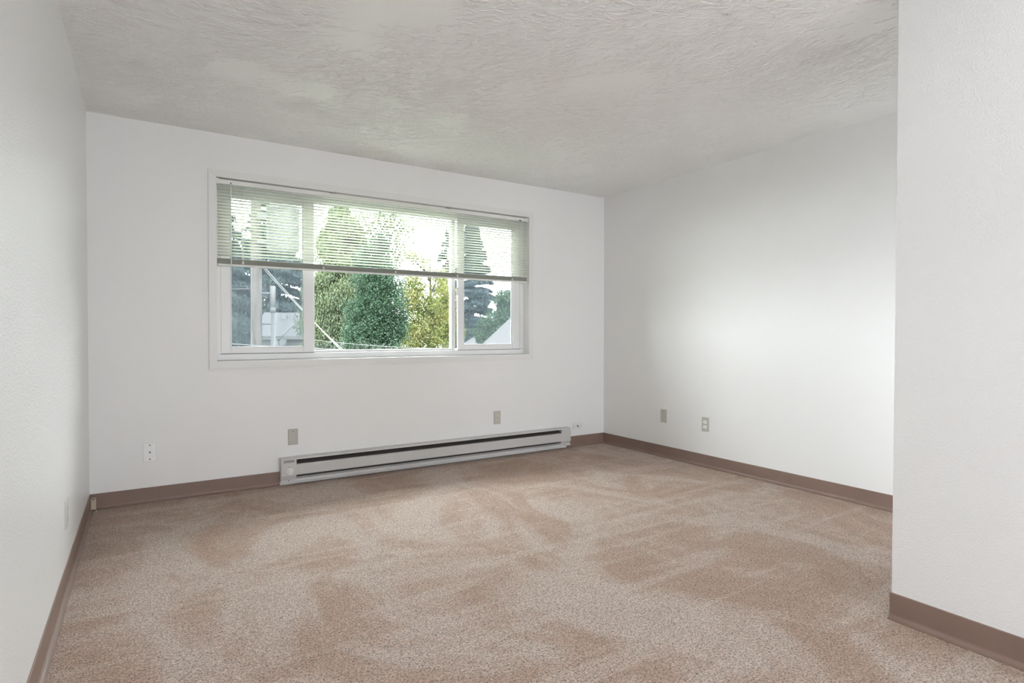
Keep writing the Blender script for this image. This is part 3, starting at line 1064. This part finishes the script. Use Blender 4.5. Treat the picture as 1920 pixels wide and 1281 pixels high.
def conifer(name, px, Y, ztop, zlow, rmax, nb, per, mat, label, droop=0.35, size=0.16, hang=1.0, rad=0.2, taper=0.8, group='trees outside the window'):
    c = P(px, 620, Y)
    root = tree_root(name, (c.x, c.y, GROUND), label, group)
    C, D = [], []
    bm = bmesh.new()
    for i in range(nb):
        t = (i + RNG.random()) / nb
        z = zlow + (ztop - zlow) * t
        R = (rmax * (1 - t) ** taper + 0.12) * RNG.uniform(0.72, 1.12)
        a = RNG.random() * 2 * math.pi
        s = np.sqrt(RNG.random(per))
        r = s * R
        dz = 0.22 * r - droop * r * r / max(R, 0.1)
        side = RNG.normal(size=per) * 0.16 * R * (0.35 + s)
        ca, sa = math.cos(a), math.sin(a)
        x = c.x + ca * r - sa * side
        y = c.y + sa * r + ca * side
        h = RNG.random(per) * 0.42 * hang
        C.append(np.stack([x, y, z + dz - h], 1))
        D.append(np.stack([ca * 0.5 + RNG.normal(size=per) * 0.35, sa * 0.5 + RNG.normal(size=per) * 0.35, -hang - 0.2 + RNG.normal(size=per) * 0.3], 1))
        add_tube(bm, [(c.x, c.y, z), (c.x + ca * R * 0.5, c.y + sa * R * 0.5, z + 0.11 * R - droop * R * 0.25), (c.x + ca * R * 0.9, c.y + sa * R * 0.9, z + 0.2 * R - droop * R * 0.81)], [0.035, 0.022, 0.008], 4, False)
    C, D = np.concatenate(C), np.concatenate(D)
    tree_mesh('foliage', C, D, size * (0.6 + 0.8 * RNG.random(len(C))), mat, root, 2.6)['kind'] = 'stuff'
    bm_obj('boughs', bm, 'bark', root)['kind'] = 'stuff'
    tube('trunk', [(c.x, c.y, GROUND), (c.x, c.y, (GROUND + ztop) / 2), (c.x, c.y, ztop)], [rad, rad * 0.7, 0.03], 'bark', root, 8)
    return root


def zat(px, py, Y):
    return P(px, py, Y).z


conifer('fir_tree', 392, 56, zat(392, 330, 56), -1.8, 6.6, 150, 800, 'leaf_fir', 'tall dark bluish fir beside the utility pole', 0.30, 0.12, 0.7, 0.3)
conifer('fir_tree', 508, 72, zat(508, 345, 72), -1.8, 7.6, 150, 800, 'leaf_fir', 'tall dark fir rising behind the small house roof', 0.35, 0.14, 0.7, 0.3)
conifer('cedar_tree', 642, 29, zat(650, 375, 29), -2.2, 2.7, 180, 1150, 'leaf_cedar', 'olive green drooping cedar beside the ivy covered tree', 0.62, 0.042, 1.5, 0.25, 0.5)
leafy('ivy_covered_tree', 706, 24, [(706, 650, 1.15, 3, 0), (692, 600, 1.1, 3, 0), (716, 565, 1.1, 3, 0), (708, 525, 1.0, 2.6, 0), (698, 490, 0.8, 1.6, 0.3), (735, 610, 0.75, 1.5, -0.2), (676, 640, 0.8, 1.5, -0.4), (715, 455, 0.5, 0.5, 0.2)], 90000, 0.042, 'leaf_ivy', 'dense dark green ivy covered tree in the middle of the view', trunk=0.3)
leafy('maple_tree', 806, 33, [(800, 640, 1.5, 2.2, 0), (772, 610, 1.2, 1.7, 0), (822, 605, 1.4, 2, 0.5), (796, 570, 1.0, 1.1, 0), (838, 560, 0.9, 0.9, 0.4), (775, 535, 0.8, 0.8, 0.3), (820, 522, 0.8, 0.5, 0), (790, 490, 0.7, 0.25, 0), (764, 565, 0.8, 0.8, 0), (845, 622, 1.0, 1.0, 0), (762, 640, 1.1, 1.3, -0.5), (770, 480, 0.6, 0.2, 0)], 42000, 0.066, 'leaf_maple', 'yellowing maple tree beside the ivy covered tree')
conifer('fir_tree', 838, 62, zat(838, 430, 62), -1.5, 3.2, 44, 110, 'leaf_spruce', 'sparse grey fir behind the yellowing maple', 0.5, 0.20, 0.8, 0.25)
conifer('spruce_tree', 886, 52, zat(886, 395, 52), -1.5, 3.2, 190, 560, 'leaf_spruce', 'bluish conical spruce above the grey roofs', 0.30, 0.12, 0.6, 0.25, 0.8)
leafy('broadleaf_tree', 932, 27, [(935, 610, 0.95, 2, 0), (912, 622, 0.7, 1.4, 0), (955, 590, 0.85, 1.6, 0), (945, 562, 0.6, 0.9, 0), (905, 634, 0.4, 0.5, -0.4), (964, 556, 0.5, 0.6, 0.2), (975, 610, 1.0, 1.6, 0.4)], 16000, 0.075, 'leaf_green', 'fresh green broadleaf tree in front of the bluish spruce')
leafy('broadleaf_tree', 715, 44, [(690, 430, 1.5, 0.8, 0), (738, 470, 1.7, 1, 0), (728, 405, 1.2, 0.5, 0), (745, 430, 1.2, 0.5, 0), (700, 480, 1.8, 1.2, 0)], 4200, 0.13, 'leaf_cedar', 'thin tree crown against the sky behind the ivy covered tree', trunk=0.12)
leafy('hedge_shrub', 680, 17, [(610, 672, 0.45, 1, 0), (640, 676, 0.5, 1, 0), (680, 672, 0.45, 1, 0), (720, 674, 0.45, 1, 0)], 9000, 0.045, 'leaf_shrub', 'dark low shrub below the ivy covered tree', trunk=0.08)

# ------------------------------------------------------------------ utility pole and its gear
PY = 13.5
pc = P(481, 620, PY)
pole = empty('utility_pole', (pc.x, pc.y, GROUND))
tag(pole, 'weathered wooden utility pole outside behind the window', 'utility pole')
prad = 0.5 * (P(493, 620, PY) - P(469.5, 620, PY)).length * math.cos(0.42)
lathe('shaft', (pc.x, pc.y, GROUND), (0, 0, 1), [(0, prad * 1.12), (4.0, prad), (8.5, prad * 0.88), (8.52, prad * 0.8)], 'pole', pole, 24)
# standoff conduit
cx = P(512, 620, PY - 0.1)
cr = 0.052
z_top, z_mid = zat(512, 537, PY), zat(512, 577, PY)
lathe('conduit_cover', (cx.x, cx.y, z_mid), (0, 0, 1), [(0, cr * 1.06), (z_top - z_mid - 0.02, cr * 1.06), (z_top - z_mid, cr * 0.9)], 'conduit_white', pole, 16)
lathe('conduit_collar', (cx.x, cx.y, z_mid - 0.115), (0, 0, 1), [(0, cr * 1.1), (0.115, cr * 1.1)], 'gasket', pole, 16)
lathe('conduit', (cx.x, cx.y, GROUND), (0, 0, 1), [(0, cr), (z_mid - 0.115 - GROUND, cr)], 'conduit_grey', pole, 16)
for py in (551, 608, 632):
    zc = zat(512, py, PY)
    tube('standoff_bracket', [(pc.x + prad * 0.8, pc.y - 0.05, zc), (cx.x + cr * 1.2, cx.y, zc + 0.01)], 0.02, 'conduit_white' if py == 551 else 'conduit_grey', pole, 6)
# transformer can
tc = P(531, 430, PY - 0.1)
tz0, tz1 = zat(531, 479, PY), zat(531, 381, PY)
tr = 0.33
tk = lathe('transformer', (tc.x, tc.y, tz0), (0, 0, 1), [(0, tr * 0.72), (0.06, tr * 0.86), (0.12, tr), (tz1 - tz0 - 0.2, tr), (tz1 - tz0 - 0.18, tr * 1.06), (tz1 - tz0 - 0.12, tr * 1.04), (tz1 - tz0 - 0.04, tr * 0.75), (tz1 - tz0, tr * 0.3)], 'tank', pole, 28)
for zz in (tz0 + 0.25, tz1 - 0.35):
    box('hanger', (pc.x, tc.y - 0.04, zz - 0.05), (tc.x, tc.y + 0.04, zz + 0.05), 'galv', pole)
for dx in (-0.12, 0.12):
    lathe('bushing', (tc.x + dx, tc.y, tz1 - 0.09), (0, 0, 1), [(0, 0.05), (0.05, 0.05), (0.07, 0.03), (0.1, 0.05), (0.12, 0.03), (0.16, 0.04), (0.22, 0.02)], 'galv', pole, 12)
# crossarm near the top
box('crossarm', (pc.x - 1.2, pc.y - 0.16, GROUND + 8.0), (pc.x + 1.2, pc.y - 0.04, GROUND + 8.12), 'pole', pole)


def cable(name, pa, pb, sag, rad, mat, label, group, n=14):
    pts = []
    for t in np.linspace(0, 1, n):
        q = pa.lerp(pb, t)
        pts.append((q.x, q.y, q.z - sag * 4 * t * (1 - t)))
    return tag(tube(name, pts, rad, mat, None, 6), label, 'cable', group)


wa = Vector((pc.x + prad, pc.y - 0.05, zat(495, 497, PY)))
cable('service_cable', wa, P(655, 673, 11.0), 0.03, 0.010, 'cable_pale', 'thick pale service cable slanting down from the utility pole', 'pole cables')
cable('service_cable', Vector((wa.x, wa.y - 0.05, zat(495, 503, PY))), P(660, 671, 10.6), 0.06, 0.007, 'cable_pale', 'thin cable wrapped beside the thick slanting service cable', 'pole cables')
cable('guy_strut', P(521, 638, PY), P(552, 606, PY + 0.6), 0.0, 0.022, 'cable_dark', 'short dark strut rising from the cable coil beside the pole', 'pole cables', 4)
ctr = P(525, 640, PY)
pts = [(ctr.x + 0.13 * math.cos(t), ctr.y + 0.02 * math.sin(3 * t), ctr.z + 0.11 * math.sin(t)) for t in np.linspace(0, 2 * math.pi * 2.05, 44)]
tag(tube('cable_coil', pts, 0.011, 'cable_dark', None, 6), 'coil of dark cable hanging beside the utility pole', 'cable', 'pole cables')
for i, (ya, yb, r, m, lab) in enumerate([(634, 640, 0.010, 'cable_pale', 'thin pale cable running level past the utility pole'), (646, 650, 0.020, 'cable_dark', 'dark level cable low behind the utility pole'), (538, 640, 0.007, 'cable_pale', 'thin cable sloping down across the trees to the pole')]):
    if i == 2:
        cable('overhead_cable', P(380, 538, PY + 1), P(469.0, 541, PY), 0.03, r, m, 'thin pale cable reaching the utility pole above the conduit bracket', 'pole cables')
    else:
        cable('overhead_cable', P(360, ya + 4, PY + 0.4), P(905, yb + 12, 11), 0.12, r, m, lab, 'pole cables', 24)
cable('overhead_cable', P(560, 634, 14.5), P(905, 654, 12), 0.08, 0.006, 'cable_pale', 'thin pale cable crossing low before the ivy covered tree', 'pole cables', 20)


# ------------------------------------------------------------------ houses
def gable_house(name, loc, rot, L, Wd, eave, ridge, over, wallm, roofm, label, windows=()):
    """ridge along local x (length L), width Wd along local y; heights above ground"""
    e = empty(name, (0, 0, 0))
    tag(e, label, 'house', 'houses outside the window')
    e.location = loc
    e.rotation_euler = (0, 0, rot)
    h = Wd / 2
    poly = [(-h, 0), (h, 0), (h, eave), (0, ridge - 0.08), (-h, eave)]
    prism('house_body', poly, 'x', -L / 2, L / 2, wallm, e)
    sl = (ridge - eave) / h
    for s in (-1, 1):
        ye = s * (h + over)
        ze = eave - sl * over
        po = [(0, ridge), (ye, ze), (ye, ze + 0.14), (0, ridge + 0.16)]
        r = prism('roof_slope', po, 'x', -L / 2 - over, L / 2 + over, roofm, e)
        box('fascia', (-L / 2 - over, min(ye, ye + s * 0.03), ze - 0.06), (L / 2 + over, max(ye, ye + s * 0.03), ze + 0.13), wallm, r)
    for (side, x, zc, w, hh) in windows:
        ys = side * h
        wn = box('house_window', (x - w / 2, ys - 0.05, zc - hh / 2), (x + w / 2, ys + 0.05, zc + hh / 2), 'siding', e)
        box('pane', (x - w / 2 + 0.08, ys - 0.07, zc - hh / 2 + 0.08), (x - 0.03, ys + 0.07, zc + hh / 2 - 0.08), 'pane_dark', wn)
        box('pane', (x + 0.03, ys - 0.07, zc - hh / 2 + 0.08), (x + w / 2 - 0.08, ys + 0.07, zc + hh / 2 - 0.08), 'pane_dark', wn)
    return e


hc = P(634, 632, 36)
hs = gable_house('small_house', (hc.x, 39.5, GROUND), -0.35, 6.6, 7.0, zat(530, 630, 36) - GROUND, zat(530, 590, 39.5) - GROUND, 0.4, 'siding', 'shingle_blue',
                 'small white house with pale blue grey roof beyond the utility pole',
                 [(-1, -2.2, zat(530, 641, 36) - GROUND, 0.9, 0.8), (-1, -0.4, 2.55, 1.3, 0.9), (-1, 1.9, 2.55, 1.0, 0.9)])
for xl in (-2.3, -0.9):
    zr = zat(530, 590, 39.5) - GROUND
    sl = (zr - (zat(530, 630, 36) - GROUND)) / 3.5
    yy = -0.9
    b = box('roof_vent', (xl - 0.15, yy - 0.22, zr - sl * 0.9 + 0.05), (xl + 0.15, yy + 0.22, zr - sl * 0.9 + 0.32), 'pane_dark', hs)

# neighbour roofs at the lower right of the view: slopes rising away to the right
ec = P(905, 646, 19)
ang = 0.30
Lh, Wh = 12.0, 9.0
# far eave corner at local (+Lh/2, -Wh/2) once turned so that local +y points right
rot = ang - math.pi / 2
def place(corner, rot, L, Wd, over):
    lx, ly = -(L / 2 + over), (Wd / 2 + over)
    return (corner.x - (lx * math.cos(rot) - ly * math.sin(rot)), corner.y - (lx * math.sin(rot) + ly * math.cos(rot)), GROUND)
rotA = math.pi / 2 + ang            # local x points away from the window, local +y points left
lx, ly = Lh / 2 + 0.4, Wh / 2 + 0.4
posA = (ec.x - (lx * math.cos(rotA) - ly * math.sin(rotA)), ec.y - (lx * math.sin(rotA) + ly * math.cos(rotA)), GROUND)
ev = ec.z - GROUND - 0.1
gable_house('neighbour_house', posA, rotA, Lh, Wh, ev + 0.24, ev + 0.24 + 4.5 * 0.62, 0.4, 'siding2', 'shingle_pink', 'neighbouring house with large pinkish grey roof below the green tree')
ec2 = P(856, 654, 46)
posB = (ec2.x - (lx * math.cos(rotA) - ly * math.sin(rotA)), ec2.y - (lx * math.sin(rotA) + ly * math.cos(rotA)), GROUND)
gable_house('neighbour_house', posB, rotA, Lh, Wh, ec2.z - GROUND + 0.1, ec2.z - GROUND + 0.1 + 4.5 * 0.45, 0.4, 'siding2', 'shingle_pink', 'farther house with pale grey roof at the foot of the spruce')

for o in bpy.data.objects:
    if 'wo' in o:
        del o['wo']
